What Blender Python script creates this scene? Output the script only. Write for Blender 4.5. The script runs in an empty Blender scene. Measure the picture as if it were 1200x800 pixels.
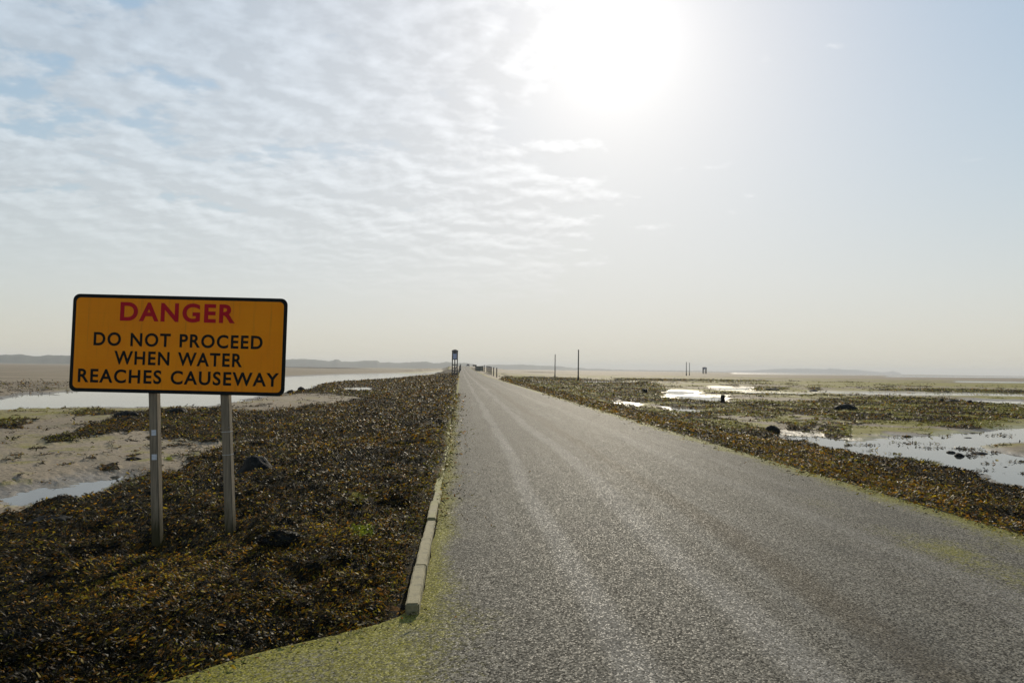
import bpy, bmesh, math, random
import numpy as np
from mathutils import Vector, Matrix

# ------------------------------------------------------------------ camera
SC = bpy.context.scene
COL = SC.collection
F = 800.0                     # focal length in px of a 1200 px wide frame
CAMZ = 1.65
YAW, PITCH, ROLL = math.radians(4.3), math.radians(2.31), math.radians(0.76)
fw = np.array([math.sin(YAW)*math.cos(PITCH), math.cos(YAW)*math.cos(PITCH), math.sin(PITCH)])
r0 = np.array([math.cos(YAW), -math.sin(YAW), 0.0]); u0 = np.cross(r0, fw)
rt = r0*math.cos(ROLL) + u0*math.sin(ROLL); up = -r0*math.sin(ROLL) + u0*math.cos(ROLL)
CP = np.array([0, 0, CAMZ])
cam_data = bpy.data.cameras.new('camera'); cam = bpy.data.objects.new('camera', cam_data); COL.objects.link(cam)
M = Matrix(((rt[0], up[0], -fw[0], 0), (rt[1], up[1], -fw[1], 0), (rt[2], up[2], -fw[2], CAMZ), (0, 0, 0, 1)))
cam.matrix_world = M
cam_data.lens = 24.0; cam_data.sensor_width = 36.0; cam_data.clip_start = 0.05; cam_data.clip_end = 60000
SC.camera = cam

# ------------------------------------------------------------------ sky, sun, exposure
SUN_EL = math.radians(26.0)
SUN_AZ = math.radians(12.6)            # clockwise from +Y (the road's direction)
SKY_STRENGTH = 0.15
SUN_STRENGTH = 2.15
EXPOSURE = 1.0

def N(nt, t, loc=None, **kw):
    n = nt.nodes.new(t)
    for k, v in kw.items():
        if k.startswith('i_'):
            n.inputs[k[2:].replace('_', ' ')].default_value = v
        else:
            setattr(n, k, v)
    return n
def L(nt, a, b): nt.links.new(a, b)
def math_(nt, op, a, b=None, clamp=False):
    n = nt.nodes.new('ShaderNodeMath'); n.operation = op; n.use_clamp = clamp
    for i, v in enumerate((a, b)):
        if v is None: continue
        if hasattr(v, 'links') or hasattr(v, 'is_linked'): nt.links.new(v, n.inputs[i])
        else: n.inputs[i].default_value = v
    return n.outputs[0]
def mixc(nt, fac, a, b, mode='MIX'):
    n = nt.nodes.new('ShaderNodeMix'); n.data_type = 'RGBA'; n.blend_type = mode
    for s, v in ((n.inputs['Factor'], fac), (n.inputs[6], a), (n.inputs[7], b)):
        if hasattr(v, 'is_linked'): nt.links.new(v, s)
        elif isinstance(v, (int, float)): s.default_value = v
        else: s.default_value = (*v, 1.0) if len(v) == 3 else v
    return n.outputs[2]
def ramp(nt, fac, pts, interp='LINEAR'):
    n = nt.nodes.new('ShaderNodeValToRGB'); cr = n.color_ramp; cr.interpolation = interp
    while len(cr.elements) < len(pts): cr.elements.new(0.5)
    for e, (p, c) in zip(cr.elements, pts):
        e.position = p; e.color = (c, c, c, 1) if isinstance(c, (int, float)) else (*c, 1)
    nt.links.new(fac, n.inputs[0]); return n.outputs[0]
def smooth(nt, v, a, b):
    n = nt.nodes.new('ShaderNodeMapRange'); n.interpolation_type = 'SMOOTHSTEP'
    n.inputs['From Min'].default_value = a; n.inputs['From Max'].default_value = b
    nt.links.new(v, n.inputs['Value']); return n.outputs[0]
def noise(nt, vec, scale, detail=4, rough=0.55, dist=0.0):
    n = nt.nodes.new('ShaderNodeTexNoise'); n.inputs['Scale'].default_value = scale
    n.inputs['Detail'].default_value = detail; n.inputs['Roughness'].default_value = rough
    n.inputs['Distortion'].default_value = dist
    if vec is not None: nt.links.new(vec, n.inputs['Vector'])
    return n.outputs[0]
def mapping(nt, vec, scale=(1, 1, 1), loc=(0, 0, 0)):
    n = nt.nodes.new('ShaderNodeMapping'); n.inputs['Scale'].default_value = scale; n.inputs['Location'].default_value = loc
    nt.links.new(vec, n.inputs['Vector']); return n.outputs[0]

W = bpy.data.worlds.new('World'); SC.world = W; W.use_nodes = True
nt = W.node_tree; nt.nodes.clear()
out = N(nt, 'ShaderNodeOutputWorld'); bg = N(nt, 'ShaderNodeBackground')
sky = N(nt, 'ShaderNodeTexSky', sky_type='NISHITA', sun_disc=False)
sky.sun_elevation = SUN_EL; sky.sun_rotation = SUN_AZ
sky.altitude = 0; sky.air_density = 1.0; sky.dust_density = 0.35; sky.ozone_density = 1.0
tc = N(nt, 'ShaderNodeTexCoord')
sep = N(nt, 'ShaderNodeSeparateXYZ'); L(nt, tc.outputs['Generated'], sep.inputs[0])
zc = math_(nt, 'ADD', math_(nt, 'MAXIMUM', sep.outputs[2], 0.0), 0.24)
comb = N(nt, 'ShaderNodeCombineXYZ')
L(nt, math_(nt, 'DIVIDE', sep.outputs[0], zc), comb.inputs[0]); L(nt, math_(nt, 'DIVIDE', sep.outputs[1], zc), comb.inputs[1])
pl = comb.outputs[0]
# an altocumulus sheet: fine cells inside large soft banks, more of it to the west of the sun; edges that face the sun are lit
spx = Vector((math.sin(SUN_AZ)*math.cos(SUN_EL), math.cos(SUN_AZ)*math.cos(SUN_EL), 0))/(math.sin(SUN_EL)+0.24)
tosun = N(nt, 'ShaderNodeVectorMath', operation='SUBTRACT'); tosun.inputs[0].default_value = spx; L(nt, pl, tosun.inputs[1])
nrm = N(nt, 'ShaderNodeVectorMath', operation='NORMALIZE'); L(nt, tosun.outputs[0], nrm.inputs[0])
stepv = N(nt, 'ShaderNodeVectorMath', operation='SCALE'); L(nt, nrm.outputs[0], stepv.inputs[0]); stepv.inputs['Scale'].default_value = 0.035
pl2 = N(nt, 'ShaderNodeVectorMath', operation='ADD'); L(nt, pl, pl2.inputs[0]); L(nt, stepv.outputs[0], pl2.inputs[1])
bank = noise(nt, mapping(nt, pl, (0.8, 1.2, 1), (3.1, 1.7, 0)), 1.0, 3, 0.5)
west = smooth(nt, sep.outputs[0], 0.36, -0.10)
cov = math_(nt, 'ADD', math_(nt, 'MULTIPLY', west, 0.42), math_(nt, 'MULTIPLY', math_(nt, 'SUBTRACT', bank, 0.5), 0.55))
def cloud_density(v):
    c1 = noise(nt, mapping(nt, v, (1.0, 1.2, 1), (1.3, 0.4, 0)), 4.6, 8, 0.55, 0.12)
    c2 = noise(nt, mapping(nt, v, (0.9, 1.1, 1), (7.3, 2.4, 0)), 15.0, 5, 0.55, 0.1)
    return math_(nt, 'ADD', c1, math_(nt, 'MULTIPLY', math_(nt, 'SUBTRACT', c2, 0.5), 0.26))
d1 = cloud_density(pl); d2 = cloud_density(pl2.outputs[0])
dens = math_(nt, 'ADD', d1, math_(nt, 'SUBTRACT', cov, 0.27))
lowfade = smooth(nt, sep.outputs[2], 0.03, 0.22)
mask = math_(nt, 'MULTIPLY', math_(nt, 'MULTIPLY', smooth(nt, dens, 0.41, 0.54), lowfade), 0.85)
lit = math_(nt, 'MULTIPLY', math_(nt, 'MINIMUM', math_(nt, 'MAXIMUM', math_(nt, 'SUBTRACT', d1, d2), -0.06), 0.13), 1.35)
lval = math_(nt, 'ADD', 1.05, math_(nt, 'MULTIPLY', lit, lowfade))
# thin veil of high haze: evens out the clear-sky brightness, and a grey mist thickens towards the horizon
den = mixc(nt, 1.0, mixc(nt, 1.0, sky.outputs[0], (1/3.6,)*3, 'MULTIPLY'), (1.0,)*3, 'ADD')
hs0 = N(nt, 'ShaderNodeHueSaturation'); hs0.inputs['Saturation'].default_value = 1.5
L(nt, mixc(nt, 1.0, sky.outputs[0], den, 'DIVIDE'), hs0.inputs['Color']); veil = hs0.outputs[0]
sdot = N(nt, 'ShaderNodeVectorMath', operation='DOT_PRODUCT'); L(nt, tc.outputs['Generated'], sdot.inputs[0])
sdot.inputs[1].default_value = (math.sin(SUN_AZ)*math.cos(SUN_EL), math.cos(SUN_AZ)*math.cos(SUN_EL), math.sin(SUN_EL))
sang = math_(nt, 'ARCCOSINE', math_(nt, 'MINIMUM', sdot.outputs['Value'], 0.99999))
cor = math_(nt, 'ADD', math_(nt, 'MULTIPLY', math_(nt, 'POWER', 2.718, math_(nt, 'DIVIDE', sang, -0.055)), 1.8), math_(nt, 'MULTIPLY', math_(nt, 'POWER', 2.718, math_(nt, 'DIVIDE', sang, -0.30)), 0.75))
cc = N(nt, 'ShaderNodeCombineColor'); L(nt, cor, cc.inputs[0]); L(nt, math_(nt, 'MULTIPLY', cor, 0.97), cc.inputs[1]); L(nt, math_(nt, 'MULTIPLY', cor, 0.90), cc.inputs[2])
veil = mixc(nt, 1.0, veil, cc.outputs[0], 'ADD')      # corona of sunlit haze round the sun
mist = mixc(nt, 1.0, mixc(nt, 1.0, veil, (0.33, 0.33, 0.33), 'MULTIPLY'), (1.20, 1.15, 0.99), 'ADD')
mw = math_(nt, 'MULTIPLY', math_(nt, 'POWER', 2.718, math_(nt, 'MULTIPLY', math_(nt, 'MAXIMUM', sep.outputs[2], 0.0), -5.5)), 0.92)
base_sky = mixc(nt, mw, veil, mist)
hs1 = N(nt, 'ShaderNodeHueSaturation'); hs1.inputs['Saturation'].default_value = 0.45
L(nt, base_sky, hs1.inputs['Color']); L(nt, lval, hs1.inputs['Value']); cloud = hs1.outputs[0]
final = mixc(nt, mask, base_sky, cloud)
L(nt, final, bg.inputs['Color']); bg.inputs['Strength'].default_value = SKY_STRENGTH
L(nt, bg.outputs[0], out.inputs['Surface'])

sd = bpy.data.lights.new('sun', 'SUN'); sun = bpy.data.objects.new('sun', sd); COL.objects.link(sun)
sd.energy = SUN_STRENGTH; sd.angle = math.radians(0.55); sd.color = (1.0, 0.89, 0.70)
sdir = Vector((math.sin(SUN_AZ)*math.cos(SUN_EL), math.cos(SUN_AZ)*math.cos(SUN_EL), math.sin(SUN_EL)))
sun.rotation_euler = sdir.to_track_quat('Z', 'Y').to_euler(); sun.location = (0, 0, 60)

SC.view_settings.view_transform = 'Standard'; SC.view_settings.look = 'None'
SC.view_settings.gamma = 1.0; SC.view_settings.use_curve_mapping = False; SC.view_settings.exposure = EXPOSURE
SC.cycles.max_bounces = 5; SC.cycles.volume_bounces = 0; SC.cycles.use_denoising = True
SC.cycles.sample_clamp_indirect = 4.0

rng = np.random.default_rng(7); random.seed(7)

# ------------------------------------------------------------------ helpers
def at(px, py, z=0.0):
    d = fw + rt*(px-600)/F - up*(py-400)/F
    return CP + d*((z-CAMZ)/d[2])
def at_y(px, py, Y):
    d = fw + rt*(px-600)/F - up*(py-400)/F
    return CP + d*(Y/d[1])
def at_depth(px, py, D):
    return CP + (fw + rt*(px-600)/F - up*(py-400)/F)*D
def project(x, y, z):
    qx, qy, qz = x, y, z-CAMZ
    w = np.maximum(qx*fw[0]+qy*fw[1]+qz*fw[2], 1e-3)
    return 600+F*(qx*rt[0]+qy*rt[1]+qz*rt[2])/w, 400-F*(qx*up[0]+qy*up[1]+qz*up[2])/w
def hash2(ix, iy, seed):
    h = (ix.astype(np.int64)*374761393 + iy.astype(np.int64)*668265263 + seed*974634777) & 0xffffffff
    h = ((h ^ (h >> 13))*1274126177) & 0xffffffff
    h = ((h ^ (h >> 16))*2246822519) & 0xffffffff
    return ((h ^ (h >> 15)) & 0xffffff)/float(0xffffff)
def vnoise(x, y, seed=0):
    x = np.asarray(x, float); y = np.asarray(y, float)
    ix = np.floor(x); iy = np.floor(y); fx = x-ix; fy = y-iy
    fx = fx*fx*(3-2*fx); fy = fy*fy*(3-2*fy)
    a = hash2(ix, iy, seed); b = hash2(ix+1, iy, seed); c = hash2(ix, iy+1, seed); d = hash2(ix+1, iy+1, seed)
    return a*(1-fx)*(1-fy)+b*fx*(1-fy)+c*(1-fx)*fy+d*fx*fy
def fbm(x, y, seed=0, octs=4, gain=0.5):
    s = 0; a = 1; t = 0
    for i in range(octs):
        s = s+a*vnoise(x, y, seed+i*17); t += a; a *= gain; x = x*2.03+11.3; y = y*2.03+5.7
    return s/t-0.5
def sstep(a, b, v):
    t = np.clip((v-a)/(b-a), 0, 1); return t*t*(3-2*t)
def new_mesh(name, verts, faces, mat=None, parent=None, smooth_=False):
    me = bpy.data.meshes.new(name); me.from_pydata([tuple(map(float, v)) for v in verts], [], faces); me.update()
    o = bpy.data.objects.new(name, me); COL.objects.link(o)
    if mat: me.materials.append(mat)
    if parent: o.parent = parent
    if smooth_:
        for p in me.polygons: p.use_smooth = True
    return o
def np_mesh(name, verts, quads, mat, parent=None, smooth_=True, cols=None):
    """quads: (n,4) int array; cols: (nv,3) colours stored on the points."""
    me = bpy.data.meshes.new(name); nv, nq = len(verts), len(quads)
    me.vertices.add(nv); me.vertices.foreach_set('co', np.ascontiguousarray(verts, np.float32).ravel())
    me.loops.add(nq*4); me.loops.foreach_set('vertex_index', np.ascontiguousarray(quads, np.int32).ravel())
    me.polygons.add(nq); me.polygons.foreach_set('loop_start', np.arange(nq, dtype=np.int32)*4)
    me.polygons.foreach_set('use_smooth', np.full(nq, smooth_, bool))
    me.update(calc_edges=True)
    if cols is not None:
        a = me.color_attributes.new('tint', 'FLOAT_COLOR', 'POINT')
        c = np.ones((nv, 4), np.float32); c[:, :3] = cols; a.data.foreach_set('color', c.ravel())
    me.materials.append(mat)
    o = bpy.data.objects.new(name, me); COL.objects.link(o)
    if parent: o.parent = parent
    return o
def bm_obj(name, bm, mat, parent=None, smooth_=False):
    me = bpy.data.meshes.new(name); bm.to_mesh(me); bm.free(); me.materials.append(mat)
    if smooth_:
        for p in me.polygons: p.use_smooth = True
    o = bpy.data.objects.new(name, me); COL.objects.link(o)
    if parent: o.parent = parent
    return o
def box_bm(bm, lo, hi, mtx=None, bevel=0.0):
    r = bmesh.ops.create_cube(bm, size=1.0); vs = r['verts']
    for v in vs:
        v.co = Vector([lo[i]+(v.co[i]+0.5)*(hi[i]-lo[i]) for i in range(3)])
    if bevel:
        es = list({e for v in vs for e in v.link_edges})
        g = bmesh.ops.bevel(bm, geom=es, offset=bevel, segments=2, affect='EDGES'); vs = list({v for f in g['faces'] for v in f.verts} | {v for v in vs if v.is_valid})
    if mtx is not None: bmesh.ops.transform(bm, matrix=mtx, verts=[v for v in vs if v.is_valid])
def box(name, lo, hi, mat, parent=None, bevel=0.0):
    bm = bmesh.new(); box_bm(bm, lo, hi, None, bevel); return bm_obj(name, bm, mat, parent)
def beam_bm(bm, a, b, w, h=None, bevel=0.0):
    a = Vector(a); b = Vector(b); d = b-a; h = h or w
    q = d.to_track_quat('Z', 'Y')
    box_bm(bm, (-w/2, -h/2, 0), (w/2, h/2, d.length), Matrix.Translation(a) @ q.to_matrix().to_4x4(), bevel)
def beam(name, a, b, w, mat, parent=None, h=None, bevel=0.0):
    bm = bmesh.new(); beam_bm(bm, a, b, w, h, bevel); return bm_obj(name, bm, mat, parent)
def empty(name, loc=(0, 0, 0)):
    o = bpy.data.objects.new(name, None); o.location = Vector([float(v) for v in loc]); o.empty_display_size = 0.2; COL.objects.link(o); return o
def tag(o, label=None, cat=None, group=None, kind=None):
    for k, v in (('label', label), ('category', cat), ('group', group), ('kind', kind)):
        if v: o[k] = v
    return o
def local(o, parent):   # parent a mesh whose vertices are in world space under an Empty at a place
    o.parent = parent; o.matrix_parent_inverse = Matrix.Translation(-parent.location)

# ------------------------------------------------------------------ materials
def mat_new(name):
    m = bpy.data.materials.new(name); m.use_nodes = True; t = m.node_tree
    b = t.nodes['Principled BSDF']; return m, t, b
def simple(name, col, rough=0.7, metal=0.0, var=0.25, scale=6.0, bump=0.0, spec=0.5, stretch=(1, 1, 1)):
    m, t, b = mat_new(name); g = N(t, 'ShaderNodeTexCoord')
    n = noise(t, mapping(t, g.outputs['Object'], stretch), scale, 6, 0.6)
    c = mixc(t, ramp(t, n, [(0.3, 0.0), (0.7, 1.0)]), tuple(x*(1-var) for x in col), tuple(min(1, x*(1+var)) for x in col))
    L(t, c, b.inputs['Base Color']); b.inputs['Roughness'].default_value = rough; b.inputs['Metallic'].default_value = metal
    b.inputs['Specular IOR Level'].default_value = spec
    if bump:
        bp = N(t, 'ShaderNodeBump'); bp.inputs['Strength'].default_value = bump; bp.inputs['Distance'].default_value = 0.01
        L(t, noise(t, mapping(t, g.outputs['Object'], stretch), scale*6, 4), bp.inputs['Height']); L(t, bp.outputs[0], b.inputs['Normal'])
    return m

# fronds of wrack: colour from the frond, wet gloss, light shines through thin straps
m_frond, t, b = mat_new('wrack')
at_ = N(t, 'ShaderNodeAttribute', attribute_name='tint')
L(t, at_.outputs['Color'], b.inputs['Base Color']); b.inputs['Roughness'].default_value = 0.44; b.inputs['Specular IOR Level'].default_value = 0.045
tr = N(t, 'ShaderNodeBsdfTranslucent'); L(t, at_.outputs['Color'], tr.inputs['Color'])
mx = N(t, 'ShaderNodeMixShader'); mx.inputs[0].default_value = 0.40
L(t, b.outputs[0], mx.inputs[1]); L(t, tr.outputs[0], mx.inputs[2]); L(t, mx.outputs[0], t.nodes['Material Output'].inputs['Surface'])

# ground: zone.r = wrack, zone.g = green algae, zone.b = wetness
m_ground, t, b = mat_new('tidal_flat')
g = N(t, 'ShaderNodeNewGeometry'); P = g.outputs['Position']
zn = N(t, 'ShaderNodeAttribute', attribute_name='tint'); zs = N(t, 'ShaderNodeSeparateColor'); L(t, zn.outputs['Color'], zs.inputs[0])
big = noise(t, P, 0.06, 6, 0.6); mid = noise(t, P, 0.7, 6, 0.62); fine = noise(t, P, 9.0, 6, 0.65); vfine = noise(t, P, 45.0, 4, 0.6)
wk = smooth(t, math_(t, 'ADD', zs.outputs[0], math_(t, 'MULTIPLY', math_(t, 'SUBTRACT', math_(t, 'ADD', math_(t, 'MULTIPLY', mid, 0.5), math_(t, 'MULTIPLY', fine, 0.5)), 0.5), 1.3)), 0.42, 0.58)
ag = smooth(t, math_(t, 'ADD', math_(t, 'MULTIPLY', zs.outputs[1], 1.0), math_(t, 'MULTIPLY', math_(t, 'SUBTRACT', math_(t, 'ADD', math_(t, 'MULTIPLY', mid, 0.6), math_(t, 'MULTIPLY', noise(t, P, 4.0, 6, 0.7), 0.4)), 0.5), 2.4)), 0.30, 0.95)
sand_a = mixc(t, smooth(t, big, 0.35, 0.65), (0.215, 0.172, 0.118), (0.30, 0.243, 0.172))
sand = mixc(t, math_(t, 'MULTIPLY', smooth(t, mid, 0.50, 0.72), 0.55), sand_a, (0.17, 0.148, 0.118))
sand = mixc(t, math_(t, 'MULTIPLY', smooth(t, noise(t, P, 2.6, 7, 0.7), 0.50, 0.66), 0.6), sand, (0.125, 0.108, 0.075))
sand = mixc(t, smooth(t, fine, 0.57, 0.68), sand, (0.075, 0.066, 0.045))
sand = mixc(t, math_(t, 'MULTIPLY', smooth(t, vfine, 0.55, 0.7), 0.5), sand, (0.09, 0.08, 0.06))
sand = mixc(t, math_(t, 'MULTIPLY', smooth(t, noise(t, mapping(t, P, (1, 1, 1), (9, 3, 0)), 0.35, 6, 0.65), 0.52, 0.72), 0.45), sand, (0.155, 0.145, 0.06))
sand = mixc(t, math_(t, 'MULTIPLY', zs.outputs[2], 0.65), sand, (0.105, 0.088, 0.066))
vor = N(t, 'ShaderNodeTexVoronoi'); vor.inputs['Scale'].default_value = 14.0; L(t, P, vor.inputs['Vector'])
vs_ = N(t, 'ShaderNodeSeparateColor'); L(t, vor.outputs['Color'], vs_.inputs[0])
kelp = mixc(t, smooth(t, vs_.outputs[0], 0.45, 0.95), (0.010, 0.010, 0.008), (0.055, 0.040, 0.014))
kelp = mixc(t, math_(t, 'MULTIPLY', smooth(t, vs_.outputs[1], 0.78, 0.92), smooth(t, mid, 0.38, 0.62)), kelp, (0.16, 0.075, 0.012))
green = mixc(t, fine, (0.12, 0.115, 0.018), (0.30, 0.265, 0.06))
base = mixc(t, math_(t, 'MULTIPLY', ag, 0.8), sand, green)
base = mixc(t, wk, base, kelp)
base = mixc(t, math_(t, 'MULTIPLY', math_(t, 'MULTIPLY', ag, wk), smooth(t, zs.outputs[1], 0.55, 0.95)), base, green)
L(t, base, b.inputs['Base Color'])
rg = mixc(t, wk, mixc(t, zs.outputs[2], (0.80,)*3, (0.42,)*3), (0.75,)*3)
L(t, rg, b.inputs['Roughness']); L(t, mixc(t, wk, mixc(t, zs.outputs[2], (0.06,)*3, (0.22,)*3), (0.03,)*3), b.inputs['Specular IOR Level'])
bp = N(t, 'ShaderNodeBump'); bp.inputs['Strength'].default_value = 1.0; bp.inputs['Distance'].default_value = 0.07
hh = math_(t, 'ADD', math_(t, 'MULTIPLY', fine, mixc(t, wk, (0.35,)*3, (1.3,)*3)), math_(t, 'MULTIPLY', vfine, mixc(t, wk, (0.15,)*3, (0.6,)*3)))
wv = N(t, 'ShaderNodeTexWave', wave_type='BANDS', bands_direction='DIAGONAL'); wv.inputs['Scale'].default_value = 2.6; wv.inputs['Distortion'].default_value = 9.0; wv.inputs['Detail'].default_value = 3.0; wv.inputs['Detail Scale'].default_value = 1.3
L(t, P, wv.inputs['Vector']); hh = math_(t, 'ADD', hh, math_(t, 'MULTIPLY', wv.outputs['Fac'], mixc(t, wk, (0.09,)*3, (0.0,)*3)))
L(t, hh, bp.inputs['Height']); L(t, bp.outputs[0], b.inputs['Normal'])

# water in the pools and channels
m_water, t, b = mat_new('still_water')
b.inputs['Base Color'].default_value = (0.035, 0.038, 0.035, 1); b.inputs['Roughness'].default_value = 0.05; b.inputs['IOR'].default_value = 1.33
g = N(t, 'ShaderNodeNewGeometry'); bp = N(t, 'ShaderNodeBump'); bp.inputs['Strength'].default_value = 0.05; bp.inputs['Distance'].default_value = 0.02
L(t, noise(t, mapping(t, g.outputs['Position'], (1, 0.5, 1)), 5.0, 4), bp.inputs['Height']); L(t, bp.outputs[0], b.inputs['Normal'])

# road: 'tint' holds (metres from left edge + 12)/24, metres along /1000, algae
m_road, t, b = mat_new('chipped_asphalt')
g = N(t, 'ShaderNodeNewGeometry'); P = g.outputs['Position']
at_ = N(t, 'ShaderNodeAttribute', attribute_name='tint'); ts = N(t, 'ShaderNodeSeparateColor'); L(t, at_.outputs['Color'], ts.inputs[0])
sx = N(t, 'ShaderNodeSeparateXYZ'); L(t, P, sx.inputs[0]); X = sx.outputs[0]
wob = math_(t, 'ADD', X, math_(t, 'MULTIPLY', math_(t, 'SUBTRACT', noise(t, mapping(t, P, (0.6, 0.12, 1)), 1.0, 3), 0.5), 0.7))
def band(c, w):
    d = math_(t, 'ABSOLUTE', math_(t, 'SUBTRACT', wob, c)); return smooth(t, d, w, w*0.25)
vo = N(t, 'ShaderNodeTexVoronoi'); vo.inputs['Scale'].default_value = 96.0; L(t, P, vo.inputs['Vector'])
vc = N(t, 'ShaderNodeSeparateColor'); L(t, vo.outputs['Color'], vc.inputs[0])
vo2 = N(t, 'ShaderNodeTexVoronoi'); vo2.inputs['Scale'].default_value = 120.0; L(t, P, vo2.inputs['Vector'])
vc2 = N(t, 'ShaderNodeSeparateColor'); L(t, vo2.outputs['Color'], vc2.inputs[0])
streak = noise(t, mapping(t, P, (2.2, 0.10, 1)), 1.0, 5, 0.6); patch = noise(t, P, 0.9, 5, 0.6)
chip = mixc(t, math_(t, 'POWER', math_(t, 'ADD', math_(t, 'MULTIPLY', vc.outputs[0], 0.72), math_(t, 'MULTIPLY', vc2.outputs[1], 0.28)), 1.7), (0.005, 0.005, 0.004), (0.34, 0.31, 0.25))
lite = math_(t, 'ADD', math_(t, 'ADD', band(0.95, 0.17), band(1.95, 0.22)), math_(t, 'ADD', math_(t, 'MULTIPLY', band(4.0, 0.24), 0.45), math_(t, 'MULTIPLY', smooth(t, streak, 0.5, 0.75), 0.8)))
chip = mixc(t, math_(t, 'MULTIPLY', lite, 0.52, True), chip, mixc(t, vc.outputs[1], (0.04, 0.037, 0.032), (0.45, 0.42, 0.37)))
brown = math_(t, 'MULTIPLY', math_(t, 'ADD', band(2.65, 0.26), math_(t, 'MULTIPLY', smooth(t, patch, 0.55, 0.8), 0.5), True), 0.45)
chip = mixc(t, brown, chip, mixc(t, vc.outputs[0], (0.022, 0.017, 0.010), (0.13, 0.10, 0.062)))
chip = mixc(t, math_(t, 'MULTIPLY', smooth(t, patch, 0.48, 0.30), 0.35), chip, (0.060, 0.058, 0.052))
alg = smooth(t, math_(t, 'ADD', ts.outputs[2], math_(t, 'MULTIPLY', math_(t, 'SUBTRACT', math_(t, 'ADD', math_(t, 'MULTIPLY', patch, 0.5), math_(t, 'MULTIPLY', noise(t, P, 30, 4, 0.65), 0.5)), 0.5), 2.6)), 0.35, 0.95)
chip = mixc(t, math_(t, 'MULTIPLY', alg, math_(t, 'ADD', math_(t, 'MULTIPLY', vc2.outputs[0], 0.45), 0.50)), chip, mixc(t, vc.outputs[1], (0.055, 0.056, 0.004), (0.33, 0.30, 0.03)))
crk = N(t, 'ShaderNodeTexVoronoi', feature='DISTANCE_TO_EDGE'); crk.inputs['Scale'].default_value = 0.33; L(t, mixc(t, 0.12, P, N(t, 'ShaderNodeTexNoise', i_Scale=2.0).outputs['Color']), crk.inputs['Vector'])
chip = mixc(t, math_(t, 'MULTIPLY', smooth(t, crk.outputs['Distance'], 0.006, 0.0), math_(t, 'MULTIPLY', smooth(t, patch, 0.5, 0.62), 0.3)), chip, (0.01, 0.009, 0.008))
L(t, chip, b.inputs['Base Color']); L(t, mixc(t, smooth(t, vc.outputs[1], 0.80, 0.90), (0.8,)*3, (0.52,)*3), b.inputs['Roughness'])
L(t, mixc(t, smooth(t, vc.outputs[1], 0.80, 0.90), (0.03,)*3, (0.07,)*3), b.inputs['Specular IOR Level'])
bp = N(t, 'ShaderNodeBump'); bp.inputs['Strength'].default_value = 0.6; bp.inputs['Distance'].default_value = 0.004
L(t, math_(t, 'ADD', vc.outputs[2], math_(t, 'MULTIPLY', vo.outputs['Distance'], -0.8)), bp.inputs['Height']); L(t, bp.outputs[0], b.inputs['Normal'])

m_kerb, t, b = mat_new('kerb_concrete')
g = N(t, 'ShaderNodeNewGeometry'); P = g.outputs['Position']
n1 = noise(t, P, 3.0, 6, 0.65); n2 = noise(t, P, 40.0, 4, 0.6)
sx = N(t, 'ShaderNodeSeparateXYZ'); L(t, P, sx.inputs[0])
kc = mixc(t, n2, (0.15, 0.125, 0.062), (0.29, 0.25, 0.135))
kc = mixc(t, smooth(t, noise(t, P, 11.0, 6, 0.7), 0.5, 0.66), kc, (0.13, 0.115, 0.06))
kc = mixc(t, smooth(t, math_(t, 'ADD', n1, smooth(t, sx.outputs[1], 6.0, 14.0)), 0.55, 1.0), kc, (0.20, 0.19, 0.045))
L(t, kc, b.inputs['Base Color']); b.inputs['Roughness'].default_value = 0.85
bp = N(t, 'ShaderNodeBump'); bp.inputs['Strength'].default_value = 0.4; bp.inputs['Distance'].default_value = 0.006
L(t, n2, bp.inputs['Height']); L(t, bp.outputs[0], b.inputs['Normal'])

m_rock = simple('wet_rock', (0.012, 0.0125, 0.011), 0.7, 0, 0.6, 7, 1.0, 0.08)
m_timber = simple('dark_timber', (0.030, 0.027, 0.024), 0.85, 0, 0.3, 5, 0.3)
m_pole = simple('pole_timber', (0.045, 0.038, 0.03), 0.85, 0, 0.35, 4, 0.3, stretch=(4, 4, 0.5))
m_board = simple('olive_boards', (0.10, 0.10, 0.07), 0.85, 0, 0.3, 3)
m_white = simple('cabin_paint', (0.40, 0.42, 0.56), 0.6, 0, 0.12, 2)
m_glass = simple('dark_glass', (0.015, 0.017, 0.02), 0.15, 0, 0.1, 2)
m_dune = simple('dune_grass', (0.050, 0.058, 0.040), 0.95, 0, 0.4, 0.02)
m_head = simple('headland', (0.05, 0.055, 0.05), 0.95, 0, 0.4, 0.01)
m_lamp = simple('lamp_lens', (0.75, 0.75, 0.74), 0.7, 0, 0.05, 4)
m_car = simple('car_paint', (0.05, 0.055, 0.065), 0.3, 0.2, 0.05, 2)
m_post = simple('weathered_post', (0.22, 0.175, 0.12), 0.7, 0, 0.35, 7, 0.35, 0.12, (5, 5, 0.35))
t = m_post.node_tree; b = t.nodes['Principled BSDF']; src = b.inputs['Base Color'].links[0].from_socket
g = N(t, 'ShaderNodeNewGeometry'); sx = N(t, 'ShaderNodeSeparateXYZ'); L(t, g.outputs['Position'], sx.inputs[0])
stn = math_(t, 'ADD', sx.outputs[2], math_(t, 'MULTIPLY', noise(t, mapping(t, g.outputs['Position'], (6, 6, 1)), 3.0, 5, 0.65), 0.7))
L(t, mixc(t, smooth(t, stn, 0.55, 0.05), src, (0.05, 0.042, 0.018)), b.inputs['Base Color'])
m_black = simple('sign_black', (0.004, 0.007, 0.007), 0.6, 0, 0.1, 5, 0, 0.15)
m_red = simple('sign_red', (0.45, 0.006, 0.018), 0.6, 0, 0.06, 9, 0, 0.15)
m_back = simple('sign_aluminium', (0.42, 0.42, 0.42), 0.45, 0.6, 0.1, 3)
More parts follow.
